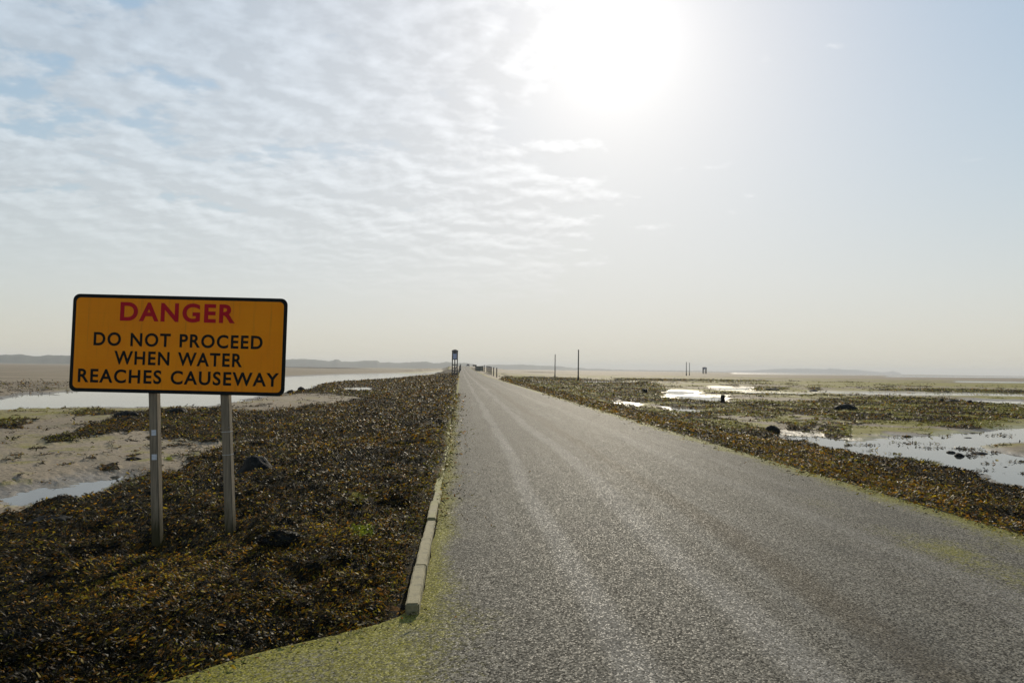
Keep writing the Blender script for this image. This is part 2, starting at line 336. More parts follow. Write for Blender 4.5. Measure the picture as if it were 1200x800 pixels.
m_tape = simple('sticker_paper', (0.55, 0.56, 0.58), 0.4, 0, 0.2, 30)
m_foil = simple('foil_strap', (0.48, 0.50, 0.52), 0.28, 0.7, 0.3, 40)
m_orange, t, b = mat_new('sign_orange')
g = N(t, 'ShaderNodeTexCoord')
lines = noise(t, mapping(t, g.outputs['Object'], (0.6, 0.6, 190)), 1.0, 2); blot = noise(t, g.outputs['Object'], 2.2, 5, 0.6)
oc = mixc(t, blot, (0.84, 0.22, 0.002), (1.0, 0.33, 0.003))
oc = mixc(t, math_(t, 'MULTIPLY', lines, 0.22), oc, (0.55, 0.20, 0.010))
strk = noise(t, mapping(t, g.outputs['Object'], (22, 22, 1.2)), 1.0, 5, 0.65)
oc = mixc(t, math_(t, 'MULTIPLY', smooth(t, strk, 0.52, 0.75), 0.35), oc, (0.42, 0.15, 0.02))
L(t, oc, b.inputs['Base Color']); b.inputs['Roughness'].default_value = 0.6; b.inputs['Specular IOR Level'].default_value = 0.15

# ------------------------------------------------------------------ plan of the shore (pixel outlines laid on the flat's plane)
ZF, ZW = -0.52, -0.60
WATER = [
 [(-150,470),(0,467),(22,465),(36,463.5),(20,462),(45,461),(62,461.2),(75,458.6),(120,456),(200,450),(340,440.6),(400,438.6),(450,437.6),(490,437),(517,435),(516,436),(500,438.5),(470,441.5),(430,444),(395,446.5),(372,450),(366,453.5),(350,456.5),(335,459.5),(300,464),(278,468),(240,474),(180,474),(120,474.3),(60,476),(0,477.5),(-150,480)],
 [(8,573),(50,567),(110,559),(142,555),(128,562),(132,570),(85,580),(50,585),(10,579)],
 [(398,453),(430,452),(440,454.5),(420,456.5),(400,455.5)], [(425,455.5),(436,455),(432,457)],
 [(915,506),(940,507.5),(985,512),(1010,514),(1040,510),(1100,508),(1140,504),(1180,499.5),(1260,495),(1260,512),(1200,513),(1160,517),(1150,520),(1160,525),(1190,533),(1260,542),(1260,590),(1200,568),(1150,554),(1100,541),(1060,536),(1020,530),(985,525),(950,518),(925,513)],
 [(782,475),(805,476),(822,479),(832,482.5),(818,482),(800,480),(782,478.5)],
 [(780,457.3),(800,457.8),(816,459),(800,461.3),(782,460.8)], [(779,463.5),(788,463.3),(786,465.5),(780,465.3)],
 [(795,462.7),(810,463.6),(830,464),(848,464.2),(850,470),(835,469.5),(815,467),(798,466.2)],
 [(952,458.0),(985,458.8),(1010,459.3),(1040,459.3),(1200,460.6),(1260,461.6),(1260,464),(1200,463),(1100,462),(1000,460.9)],
 [(1130,468.3),(1200,469),(1260,470),(1260,472.2),(1200,471.4),(1140,470.5)],
 [(860,437.0),(900,437.5),(1060,439.2),(1060,439.6),(900,437.9),(860,437.3)],
 [(680,446.2),(745,446.8),(745,447.9),(680,447.7)], [(832,453.3),(880,454.2),(880,455.6),(840,455.2)],
 [(870,458.6),(950,461),(945,462),(880,460.2)], [(1040,440.1),(1260,441.9),(1260,443),(1040,441.2)],
 [(1120,446.5),(1260,448.2),(1260,449),(1120,447.2)], [(722,471.6),(742,472),(741,473.4),(724,473)], [(630.5,446.6),(635,446.6),(636,448.4),(631,448.2)], [(638.5,448),(644,447.8),(645,449.4),(639,449.4)], [(624,445.2),(630,445.6),(630,446.6),(625,446.2)]]
WEED = [
 (1, [(560,436),(530,436.5),(515,437.5),(500,439),(470,442.5),(430,445.5),(395,447.5),(375,450.5),(368,454),(352,457.5),(336,460),(318,462),(345,461.5),(395,462.5),(412,465),(425,468),(412,471),(390,474),(345,477),(290,483),(262,478),(205,479),(160,483),(135,488),(118,497),(100,503),(50,517),(58,521),(100,512),(120,512),(150,508),(172,503),(176,512),(192,514),(210,518),(240,521),(280,519),(335,519),(300,523),(262,530),(235,540),(215,548),(205,560),(185,566),(150,577),(110,583),(70,592),(30,603),(0,610),(-150,640),(-400,760),(-400,1100),(560,1100)]),
 (0.42, [(0,448),(40,446.5),(90,448),(130,452),(75,457.5),(50,461),(0,464.5),(-100,466),(-100,450)]),
 (0.6, [(85,481),(110,478.5),(140,481),(130,486),(95,487)]), (0.7, [(-20,494),(20,493),(36,497),(30,503),(-20,506)]),
 (0.75, [(145,533),(160,532),(166,536),(150,538)]), (0.6, [(128,570),(150,560),(185,548),(182,562),(150,574)]),
 (1, [(590,437.5),(600,440.5),(640,441.5),(700,445),(760,447),(772,451),(780,455),(778,459),(775,464),(790,466),(815,468),(840,471),(870,472),(900,470),(910,472),(950,470),(1000,466),(1060,465),(1100,467),(1150,470),(1190,476),(1205,480),(1260,484),(1260,492),(1205,491),(1160,496),(1140,501),(1100,502),(1070,498),(1020,497),(990,493),(960,489),(930,487),(905,490),(890,492),(860,490),(840,488),(870,495),(900,505),(925,513),(950,518),(985,525),(1020,530),(1060,536),(1100,542),(1150,555),(1200,569),(1260,592),(1500,680),(1500,1100),(560,1100)]),
 (1, [(962,500),(985,497),(1000,503),(998,509),(975,513),(960,506)]), (0.9, [(918,496),(950,495),(962,500),(945,505),(922,504)]),
 (0.8, [(1040,518),(1078,520),(1081,524),(1060,526.5),(1040,523)]), (0.75, [(1088,519.5),(1130,520.5),(1162,525),(1130,527),(1100,523.5)]),
 (0.9, [(720,443.2),(800,444),(900,446),(890,447.8),(800,446.7),(720,446)]), (0.85, [(1005,456.8),(1100,456),(1260,458.5),(1260,461),(1100,459.2)]),
 (0.95, [(882,453.6),(925,454.5),(920,457.2),(884,457)]), (0.95, [(947,454),(960,454.6),(956,457.4),(947,457)]), (0.7, [(600,434.8),(650,435.8),(650,437),(600,436.3)]),
 (0.8, [(815,460.5),(880,460),(960,462),(1000,464.5),(900,463),(850,462.5)]), (0.75, [(330,429),(400,430.2),(440,432),(400,432),(330,430.6)])]
SAND = [[(722,468),(760,473),(784,475),(784,479),(750,478),(725,473)], [(936,487.5),(965,489),(1000,494),(1040,497.5),(1098,503),(1100,508),(1040,511),(1000,511),(1000,503),(985,497),(962,498),(945,493)],
        [(838,488),(872,487),(893,489),(880,493),(850,493)], [(855,466),(880,467),(905,470),(870,472),(850,470)], [(1130,548),(1160,552),(1200,562),(1200,570),(1150,560)],
        [(245,521),(335,518),(318,522),(262,528)]]
ALGAE = [(0.9,[(880,446.3),(1000,447.3),(1200,448.8),(1260,449.8),(1260,456),(1100,453),(950,450.3),(880,448.8)]), (0.75,[(880,457),(950,458.5),(1000,461),(960,466),(900,465.5),(870,461)]),
 (0.95,[(755,454),(850,456),(900,458.3),(860,460.3),(800,457.6),(760,456.6)]), (1.3,[(598,440.6),(615,440.8),(616,443.6),(600,442.8)]), (1.4,[(669,454.4),(679,455.4),(676,457.8)]), (1.4,[(688,457.6),(698,458.3),(696,460.6)]),
 (1.3,[(750,475.8),(769,476.6),(766,479)]), (1.3,[(790,484.4),(814,485.8),(806,488)]), (1.3,[(798,506),(842,510.6),(840,514),(804,511)]), (1.2,[(896,487),(932,490),(928,493),(900,491)]), (1.2,[(924,497),(946,497),(944,501),(926,501)]),
 (0.8,[(1000,519),(1060,529),(1110,538),(1120,546),(1080,546),(1010,529)]), (0.9,[(980,540),(1010,545),(1030,556),(1000,553)]), (0.7,[(-100,478),(60,476),(230,475.6),(180,482),(60,487),(20,500),(-100,505)]),
 (1.4,[(411,625),(437,628),(430,641),(409,636)]), (1.2,[(192,533),(204,534),(202,538),(193,537)]), (0.6,[(120,565),(182,550),(180,572),(140,574)]), (0.6,[(0,515),(100,505),(160,512),(60,525),(0,530)]), (0.6,[(700,444.3),(760,445.2),(760,446.4),(700,446)]),
 (0.7,[(1180,476),(1260,482),(1260,489),(1200,486)]), (0.5,[(270,430),(520,431),(530,433),(400,432.3)]), (0.9,[(400,440),(520,434),(530,436),(450,443)])]

def poly_sd(u, v, poly):
    """signed distance (inside > 0) in pixels with v stretched 4x"""
    K = 4.0; p = np.array(poly, float)*[1, K]; res = np.full(u.shape, -1e3)
    lo = p.min(0)-40; hi = p.max(0)+40
    sel = (u > lo[0]) & (u < hi[0]) & (v*K > lo[1]) & (v*K < hi[1])
    if not sel.any(): return res
    x = u[sel]; y = v[sel]*K; d2 = np.full(x.shape, 1e9); ins = np.zeros(x.shape, bool); n = len(p)
    for i in range(n):
        ax, ay = p[i]; bx, by = p[(i+1) % n]; ex, ey = bx-ax, by-ay
        tt = np.clip(((x-ax)*ex+(y-ay)*ey)/(ex*ex+ey*ey+1e-9), 0, 1)
        d2 = np.minimum(d2, (x-ax-tt*ex)**2+(y-ay-tt*ey)**2)
        if ay != by: ins ^= ((ay > y) != (by > y)) & (x < (bx-ax)*(y-ay)/(by-ay)+ax)
    res[sel] = np.where(ins, 1, -1)*np.sqrt(d2); return res

ROAD_R = 5.82
def road_left(y):
    y = np.asarray(y, float)
    return np.interp(y, [0.0, 1.5, 2.6, 3.3, 3.75, 4.10, 4.33, 4.57, 4.85, 5.1, 8, 15, 34, 72, 155, 600], [-9, -6.5, -3.6, -2.1, -1.48, -1.14, -0.76, -0.42, -0.27, -0.24, -0.225, -0.22, -0.245, -0.27, -0.33, -0.33])
def road_z(y):
    y = np.asarray(y, float)
    return 0.80*sstep(135, 262, y)+0.5*sstep(250, 340, y)+1.7*sstep(335, 440, y)

def zones(x, y):
    d = np.hypot(x, y)+1e-6; az = np.arctan2(x, y); ld = np.log(d)
    a1 = fbm(az*18, ld*18, 3, 4); a2 = fbm(az*18, ld*18, 31, 4); b1 = fbm(az*90, ld*90, 57, 3); b2 = fbm(az*90, ld*90, 77, 3)
    k = 1/(1+(d/90)**1.2)
    azp = az+(0.030*a1+0.014*b1)*(0.35+0.65*k); dp = d*np.exp((0.15*a2+0.07*b2)*k)
    u, v = project(np.sin(azp)*dp, np.cos(azp)*dp, ZF)
    behind = (np.cos(az-YAW) < 0.2)
    vh = 431.47+(u-539.4)*0.01327; e = np.clip(1.0+(v-vh)*0.06, 1.0, 10)
    def wgt(poly, soft=1.0): return sstep(-1, 1, poly_sd(u, v, poly)/(e*soft))
    weed = np.zeros_like(d); alg = np.zeros_like(d); wsd = np.full_like(d, -9.0)
    halo = np.zeros_like(d)
    for w, p in WEED:
        q_ = poly_sd(u, v, p)/e; weed = np.maximum(weed, w*sstep(-1, 1, q_)); halo = np.maximum(halo, w*sstep(-7, 0, q_))
    for p in SAND: weed *= 1-0.92*wgt(p)
    for p in WATER: wsd = np.maximum(wsd, np.clip(poly_sd(u, v, p)/e, -9, 4))
    for w, p in ALGAE: alg = np.maximum(alg, w*wgt(p, 2.0))
    weed = np.where(behind, 0.9, weed); alg = np.where(behind, 0, alg); wsd = np.where(behind, -9, wsd)
    az_ = fbm(az*26, ld*46, 201, 4); rb = (x > 9)*sstep(22, 30, d)*(1-sstep(240, 420, d))
    weed = np.maximum(weed, 0.9*rb*sstep(0.14, 0.20, az_)*(wsd < -1)); alg = np.maximum(alg, 1.1*rb*sstep(-0.10, 0.08, fbm(az*20, ld*40, 221, 4)))
    lb = (x < -6)*sstep(9, 13, d)*(1-sstep(60, 90, d)); weed = np.maximum(weed, 0.55*lb*sstep(0.17, 0.23, fbm(az*40, ld*60, 231, 4))*(wsd < -1)); alg = np.maximum(alg, 0.6*lb*sstep(0.05, 0.2, fbm(az*24, ld*30, 241, 4)))
    zones.halo = halo
    return weed, alg, wsd, d

def ground(x, y):
    """height and zone weights of the tidal ground under and beside the causeway"""
    weed, alg, wsd, d = zones(x, y); wat = sstep(-1, 1, wsd)
    xl = road_left(y); rz = road_z(np.maximum(y, 0)); dl = xl-x; dr = x-ROAD_R
    side = np.where(dl > 0, dl, np.where(dr > 0, dr, -1)); on = side < 0
    wide = np.where(dl > 0, 6.5, 4.5)+rz*14
    s = sstep(0, 1, np.clip(side, 0, None)/wide)
    flat = ZF+0.03+0.05*fbm(x/9, y/9, 5, 3)+0.022*fbm(x*1.6, y*1.6, 9, 3)+0.008*fbm(x*7, y*7, 19, 2)
    top = rz-np.where(dl > 0, 0.09-0.11*sstep(6.5, 10.5, y), 0.10)
    z = top*(1-s)+flat*s
    w2 = weed*np.clip(side/0.4, 0, 1)*(1-0.75*sstep(-5, 0.5, wsd))*np.where(dr > 0, 0.6, 1.0)
    z = np.where((wsd > -6) & ~on, np.minimum(z, ZW-0.022*wsd+0.006*fbm(x*3, y*3, 41, 3)), z)
    z = z+w2*(0.05+0.27*fbm(x*0.9, y*0.9, 21, 3)+0.14*fbm(x*3.3, y*3.3, 23, 3)+0.05*fbm(x*11, y*11, 29, 2))*np.where(d < 120, 1, 0.6)
    for qx, qy in ((-3.42, 7.9), (-2.66, 8.1)): z = z-0.13*np.exp(-((x-qx)**2+(y-qy+0.35)**2)/0.5)
    z = np.where(wsd < -0.6, np.maximum(z, ZW+0.012), z); z = np.where(wsd > 0.8, np.minimum(z, ZW-0.012), z)
    z = np.where(on, rz-0.16, z)
    edge = np.exp(-np.clip(side, 0, 9)/0.38)*np.where(dr > 0, 1.5, 0.85)*(~on)
    alg = np.maximum(alg, edge*(0.6+0.9*(fbm(x*0.7, y*0.25, 88, 3)+0.4)))
    wet = np.clip(sstep(-4, 0, wsd)*0.9+0.35*sstep(-0.50, -0.56, z), 0, 1)
    return z, weed, alg, wet, wat, d

# ------------------------------------------------------------------ ground sheet
def ring_grid():
    rad = [0.6]
    while rad[-1] < 40: rad.append(rad[-1]*1.0085 + (0.0 if rad[-1] > 2 else 0.02))
    while rad[-1] < 8200: rad.append(rad[-1]*1.02)
    ang = list(np.radians(np.arange(-41, 46.001, 0.15))+YAW)
    ang += list(np.radians(np.linspace(47.5, 316.5, 84))+YAW)
    return np.array(rad), np.array(ang)
rad, ang = ring_grid(); nr, na = len(rad), len(ang)
A, R = np.meshgrid(ang, rad); GX = (np.sin(A)*R).ravel(); GY = (np.cos(A)*R).ravel()
z, weed, alg, wet, wat, d = ground(GX, GY)
idx = np.arange(nr*na).reshape(nr, na); nxt = np.roll(idx, -1, axis=1)
quads = np.stack([idx[:-1], idx[1:], nxt[1:], nxt[:-1]], -1).reshape(-1, 4)[:, ::-1]
V = np.stack([GX, GY, z], 1)
V = np.vstack([V, [[0, 0, -0.16]]])
cv = np.vstack([np.stack([weed, alg, wet], 1), [[0, 0, 0]]])
quads = np.ascontiguousarray(quads)
ground_o = np_mesh('ground', V, quads, m_ground, cols=cv); tag(ground_o, kind='structure')

water_o = new_mesh('water', [(-8200, -8200, ZW), (8200, -8200, ZW), (8200, 8200, ZW), (-8200, 8200, ZW)], [(0, 1, 2, 3)], m_water); tag(water_o, kind='structure')

# ------------------------------------------------------------------ road and kerb
ys = np.concatenate([np.arange(-6, 2, 0.5), np.arange(2, 20, 0.12), np.arange(20, 60, 0.5), np.arange(60, 460, 4)])
NX = 60
verts = []; cols = []
for yv in ys:
    xl = float(road_left(max(yv, 0.0))); zc_ = float(road_z(max(yv, 0)))
    rag = 0.0 if yv > 120 else 1.0
    xs = xl+(ROAD_R-xl)*(0.5-0.5*np.cos(np.linspace(0, 1, NX)*np.pi))**0.9
    el = 0.035*rag*float(fbm(np.array([yv*2.3]), np.array([1.0]), 4, 3)[0]); er = 0.14*rag*float(fbm(np.array([yv*1.7]), np.array([7.0]), 14, 3)[0])
    xs[0] += el; xs[-1] += er
    xs = np.concatenate([[xs[0]], xs, [xs[-1]]])
    zz = zc_ + 0.03*(1-((xs-2.8)/3.2)**2).clip(0, 1)-0.0
    zz[0] = zz[-1] = zc_-0.22
    dl_ = np.clip(xs-xl, 0, None); dr_ = np.clip(ROAD_R-xs, 0, None)
    apron = float(sstep(5.1, 4.5, np.array(yv)))
    al = np.maximum(1.2*np.exp(-(dl_/(0.23+0.5*apron))**1.1), 1.25*np.exp(-(dr_/0.42)))
    al = np.maximum(al, apron*0.80*sstep(0.75, -0.6, xs))
    al = np.maximum(al, 0.58*np.exp(-((xs-4.55)/0.5)**2)*float(sstep(12, 5, np.array(yv))))
    verts.append(np.stack([xs, np.full_like(xs, yv), zz], 1)); cols.append(np.stack([xs*0, xs*0, al], 1))
V = np.vstack(verts); C = np.vstack(cols); n2 = NX+2; m = len(ys)
idx = np.arange(m*n2).reshape(m, n2)
q = np.stack([idx[:-1, :-1], idx[:-1, 1:], idx[1:, 1:], idx[1:, :-1]], -1).reshape(-1, 4)
road = np_mesh('road', V, q, m_road, smooth_=False, cols=C); tag(road, kind='structure')

bm = bmesh.new(); box_bm(bm, (-0.046, 0.006, -0.24), (0.046, 0.900, 0.0), None, 0.009)
bmesh.ops.subdivide_edges(bm, edges=[e for e in bm.edges if e.calc_length() > 0.3], cuts=7)
for v in bm.verts:
    if v.co.z > -0.05 and 0.03 < v.co.y < 0.88: v.co += Vector((0.002*math.sin(v.co.y*37+v.co.x*50), 0, -0.0025*abs(math.sin(v.co.y*23+v.co.x*90))))
kerb0 = bm_obj('kerb_stone', bm, m_kerb, road)
yk = 4.66
for i in range(14):
    o = kerb0 if i == 0 else kerb0.copy()
    if i: COL.objects.link(o)
    o.parent = road
    sink = 0.060*(1-sstep(5.4, 9.5, np.array(yk)))+0.022
    if i == 2: sink -= 0.035
    o.location = (float(road_left(yk+0.45))-0.052+random.uniform(-.008, .008), yk, sink+random.uniform(-.006, .006))
    o.rotation_euler = (random.uniform(-.008, .008), random.uniform(-.02, .02), random.uniform(-.012, .012))
    yk += 0.915

# ------------------------------------------------------------------ seaweed fronds
DARK = np.array([(0.006, 0.007, 0.006), (0.017, 0.015, 0.009), (0.036, 0.029, 0.013)])
WARM = np.array([(0.46, 0.22, 0.012), (0.52, 0.36, 0.024), (0.27, 0.115, 0.012), (0.20, 0.17, 0.018)])
def fronds(name, x, y, z, size, warm, mat, parent=None, lift=1.0, tint=None, green=None, shade=None):
    n = len(x); S = 3
    hd = 14*fbm(x*1.3, y*1.3, 123, 2)+rng.normal(0, 0.9, n); e0 = rng.uniform(0.05, 0.95, n)*lift; bend = rng.uniform(0.2, 1.7, n)*lift; curl = rng.normal(0, 1.0, n)
    Ln = size*np.clip(rng.lognormal(0, 0.38, n), 0.45, 2.0); Wd = Ln*rng.uniform(0.16, 0.36, n); roll_ = rng.normal(0, 0.75, n)
    px, py, pz = x.copy(), y.copy(), z.copy(); prof = [0.55, 1.0, 0.6]; pts = []
    for k in range(S):
        h = hd+curl*k/2; e = e0-bend*k/2
        cx, cy = -np.sin(h), np.cos(h); w = Wd*prof[k]*0.5
        ox, oy, oz = cx*np.cos(roll_)*w, cy*np.cos(roll_)*w, np.sin(roll_)*w
        pts.append(np.stack([px-ox, py-oy, pz-oz], 1)); pts.append(np.stack([px+ox, py+oy, pz+oz], 1))
        st = Ln/2; px = px+np.cos(h)*np.cos(e)*st; py = py+np.sin(h)*np.cos(e)*st; pz = pz+np.sin(e)*st
    Vv = np.stack(pts, 1).reshape(-1, 3)
    b_ = np.arange(n)*6
    q_ = np.concatenate([np.stack([b_+2*k, b_+2*k+1, b_+2*k+3, b_+2*k+2], 1) for k in range(2)])
    pick = rng.random(n); c0 = DARK[rng.integers(0, 3, n)]*rng.uniform(0.6, 1.5, (n, 1))
    cw = WARM[rng.integers(0, 4, n)]*rng.uniform(0.45, 1.1, (n, 1)); isw = (pick < warm)
    if tint is not None: cw = np.array(tint)*rng.uniform(0.5, 1.2, (n, 1)); isw[:] = True
    if shade is not None: c0 = c0*shade[:, None]; cw = cw*(0.4+0.6*shade[:, None])
    if green is not None:
        gsel = rng.random(n) < green; cw = np.where(gsel[:, None], np.array((0.26, 0.25, 0.03))*rng.uniform(0.4, 1.1, (n, 1)), cw); isw |= gsel
    tip = np.where(isw[:, None], cw, c0); mid_ = np.where(isw[:, None], cw*0.7+c0*0.3, c0)
    Cc = np.stack([c0, c0, mid_, mid_, tip, tip], 1).reshape(-1, 3)
    o = np_mesh(name, Vv, q_, mat, parent, True, Cc); return o

NC = 1300000
th = np.radians(rng.uniform(-43, 47, NC))+YAW; dd = np.exp(rng.uniform(math.log(2.6), math.log(190), NC))
fx, fy = np.sin(th)*dd, np.cos(th)*dd
off_road = np.maximum(road_left(fy)-fx, fx-ROAD_R) > -0.02; fx, fy = fx[off_road], fy[off_road]; NC = len(fx)
z, weed, alg, wet, wat, d = ground(fx, fy); halo = zones.halo
side = np.maximum(road_left(fy)-fx, fx-ROAD_R)
clump = fbm(fx*2.1, fy*2.1, 91, 3)
prob = sstep(0.35, 0.75, weed+0.5*clump)*np.where(wat > 0.4, 0, 1)*np.clip((side-0.0)/0.25, 0, 1)
prob = np.where((fx < 0) & (fy > 4.6), prob*np.clip((side-0.15*(1-sstep(5.2, 9.5, fy))+0.10*fbm(fx*0+1.5, fy*2.2, 73, 2))/0.08, 0, 1), prob)
prob *= 1-0.6*np.clip((alg-0.7)/0.4, 0, 1)
prob *= np.where(fx > 3, sstep(0.02, 0.5, side+0.5*fbm(fx*0.9, fy*0.5, 301, 3)), 1)
strew = 0.020*np.exp(-np.clip(d-9, 0, 99)/25)*(wat < 0.3)*(side > 0.3)*3.0*sstep(0.0, 0.2, clump)
strew = np.maximum(strew, 0.75*halo**2*sstep(0.06, 0.20, fbm(fx*1.1, fy*1.1, 94, 4))*(wat < 0.3)*(side > 0.3))
awash = (wat > 0.4)*(fx > 6)*(d < 70)*0.55*sstep(0.17, 0.23, fbm(fx*0.9, fy*1.5, 331, 4)); z = np.where(awash > 0, np.maximum(z, ZW+0.003), z); prob = np.maximum(prob, awash)
keep = rng.random(NC) < np.maximum(prob, strew)
fx, fy, z, d, side, clump, alg = fx[keep], fy[keep], z[keep], d[keep], side[keep], clump[keep], alg[keep]
ne = 5200
ey = np.exp(rng.uniform(math.log(3.0), math.log(45), ne)); onl = rng.random(ne) < 0.5
eo = rng.exponential(0.13, ne)*(1+1.5*np.clip(fbm(ey*1.3, ey*0+3, 351, 3), 0, 1))
ex = np.where(onl, road_left(ey)+eo-0.02, ROAD_R-eo); ek = (~onl) | (ey < 4.7) | (ey > 7); ex, ey = ex[ek], ey[ek]
fx = np.concatenate([fx, ex]); fy = np.concatenate([fy, ey]); z = np.concatenate([z, 0.012+0.03*(1-((ex-2.8)/3.2)**2).clip(0, 1)]); d = np.hypot(fx, fy)
side = np.concatenate([side, ex*0+0.05]); alg = np.concatenate([alg, ex*0+0.4])
size = 0.027*np.maximum(1.0, (d/6.5)**0.70)
warmf = np.clip(0.36+0.75*fbm(fx*0.45, fy*0.45, 61, 3)+0.5*fbm(fx*2.7, fy*2.7, 63, 2), 0.05, 0.65)
warmf = np.where((fx > 0) & (side < 3.0), warmf+0.22, warmf)
grn = np.clip(alg-0.25, 0, 1)*0.8; shd = np.clip(1.0+2.4*fbm(fx*0.8, fy*0.8, 99, 3), 0.35, 1.9)
left = fx < ROAD_R/2
sw = fronds('seaweed', fx[left], fy[left], z[left]+0.004, size[left], warmf[left], m_frond, green=grn[left], shade=shd[left])
tag(sw, 'dark wrack seaweed with orange tips heaped left of the road', 'seaweed', kind='stuff')
sw2 = fronds('seaweed', fx[~left], fy[~left], z[~left]+0.004, size[~left], warmf[~left], m_frond, green=grn[~left], shade=shd[~left])
tag(sw2, 'dark brown wrack seaweed covering the verge right of the road', 'seaweed', kind='stuff')
# bright green weed tufts
gx, gy = [], []
for px, py, w, h, n in ((425, 632, 13, 7, 600), (198, 536, 5, 2, 260)):
    uu = rng.normal(px, w*0.5, n); vv = rng.normal(py, h*0.5, n)
    for a_, b_ in zip(uu, vv):
        p = at(a_, b_, -0.14 if px > 300 else (-0.45 if py < 600 else -0.1)); gx.append(p[0]); gy.append(p[1])
gx, gy = np.array(gx), np.array(gy); gz = ground(gx, gy)[0]
o = fronds('green_algae', gx, gy, gz+0.015, np.full(len(gx), 0.032), np.ones(len(gx)), m_frond, tint=(0.30, 0.34, 0.02))
tag(o, 'tufts of bright green algae among the dark wrack on the left', 'algae', kind='stuff')

# ------------------------------------------------------------------ danger sign
D = float(np.dot(at(224, 630, -0.30)-CP, fw))
px_m = D/F
ctr = at_depth(209.3, 404.0, D)
root = empty('warning_sign', at_depth(224, 631, D)); root.location.z = -0.32
tag(root, 'orange danger sign in black border on two posts in the seaweed', 'sign')
SW, SH = 252*px_m, 114.5*px_m
tilt = math.radians(1.37)-ROLL
xa = Vector(r0*math.cos(tilt)) - Vector((0, 0, 1))*math.sin(tilt); xa.normalize()
na_ = Vector(r0).cross(Vector((0, 0, 1))).normalized()      # points away from the road user (along view)
na_ = Vector((math.sin(YAW), math.cos(YAW), 0)); za = xa.cross(na_).normalized()
if za.z < 0: za = -za
PM = Matrix(((xa[0], na_[0], za[0], ctr[0]), (xa[1], na_[1], za[1], ctr[1]), (xa[2], na_[2], za[2], ctr[2]), (0, 0, 0, 1)))
def on_panel(px, py):
    d_ = fw+rt*(px-600)/F-up*(py-400)/F; n_ = np.array(na_); return CP+d_*(np.dot(ctr-CP, n_)/np.dot(d_, n_))
def rounded(w, h, r, n=6):
    pts = []
    for cx, cy, a0 in ((w/2-r, h/2-r, 0), (-w/2+r, h/2-r, 90), (-w/2+r, -h/2+r, 180), (w/2-r, -h/2+r, 270)):
        for k in range(n+1):
            a = math.radians(a0+90*k/n); pts.append((cx+r*math.cos(a), cy+r*math.sin(a)))
    return pts
def plate(name, w, h, r, y0, y1, mat):
    pts = rounded(w, h, r); n = len(pts)
    vs = [(p[0], y0, p[1]) for p in pts]+[(p[0], y1, p[1]) for p in pts]
    fs = [tuple(range(n)), tuple(range(2*n-1, n-1, -1))]+[(i, i+n, (i+1) % n+n, (i+1) % n) for i in range(n)]
    o = new_mesh(name, vs, fs, mat); o.matrix_world = PM; mw = o.matrix_world.copy(); o.parent = root
    o.matrix_parent_inverse = Matrix.Translation(-root.location); return o
plate('panel', SW, SH, 0.075, 0.0, 0.004, m_black)
plate('backing_sheet', SW-0.02, SH-0.02, 0.07, 0.005, 0.011, m_back)
face = plate('face_sheet', SW-0.082, SH-0.082, 0.050, -0.003, -0.0005, m_orange)
def text_line(s, xc, yc, wpx, hpx, mat, bold):
    c = bpy.data.curves.new('lettering', 'FONT'); c.body = s; c.size = 1.0; c.align_x = 'CENTER'; c.offset = bold; c.space_character = 1.16; c.space_word = 1.15; c.fill_mode = 'BOTH'; c.resolution_u = 6
    o = bpy.data.objects.new('lettering_source', c); COL.objects.link(o)
    dg = bpy.context.evaluated_depsgraph_get(); dg.update()
    me = bpy.data.meshes.new_from_object(o.evaluated_get(dg)); bpy.data.objects.remove(o); bpy.data.curves.remove(c)
    co = np.empty(len(me.vertices)*3, np.float32); me.vertices.foreach_get('co', co); co = co.reshape(-1, 3)
    lo, hi = co.min(0), co.max(0); k = (wpx*px_m)/(hi[0]-lo[0]); kz = (hpx*px_m)/(hi[1]-lo[1])
    nx = (co[:, 0]-(lo[0]+hi[0])/2)*k; nz = (co[:, 1]-(lo[1]+hi[1])/2)*kz
    # centre of the line in the panel's own axes
    p = Vector(on_panel(xc, yc))-Vector(ctr); ox, oz = p.dot(xa), p.dot(za)
    out_ = np.stack([nx+ox, np.full_like(nx, -0.0045), nz+oz], 1)
    me.vertices.foreach_set('co', out_.astype(np.float32).ravel()); me.update(); me.materials.clear(); me.materials.append(mat)
    # one object per letter
    bm = bmesh.new(); bm.from_mesh(me); bm.verts.ensure_lookup_table(); seen = set()
    for v in bm.verts:
        if v.index in seen: continue
        grp = []; stack = [v]; seen.add(v.index)
        while stack:
            c_ = stack.pop(); grp.append(c_)
            for e_ in c_.link_edges:
                w_ = e_.other_vert(c_)
                if w_.index not in seen: seen.add(w_.index); stack.append(w_)
        mp = {c_.index: i for i, c_ in enumerate(grp)}
        fs = [tuple(mp[w_.index] for w_ in f_.verts) for f_ in {f_ for c_ in grp for f_ in c_.link_faces}]
        if fs: ob = new_mesh('letter', [c_.co for c_ in grp], fs, mat, face)
    bm.free(); bpy.data.meshes.remove(me)
text_line('DANGER', 208.5, 366.3, 135, 22.5, m_red, 0.032)
text_line('DO NOT PROCEED', 209, 399, 198, 16.0, m_black, 0.024)
text_line('WHEN WATER', 209, 420.5, 150, 16.0, m_black, 0.024)
text_line('REACHES CAUSEWAY', 209.2, 442.3, 235, 16.2, m_black, 0.024)
off = Vector(na_)*0.065
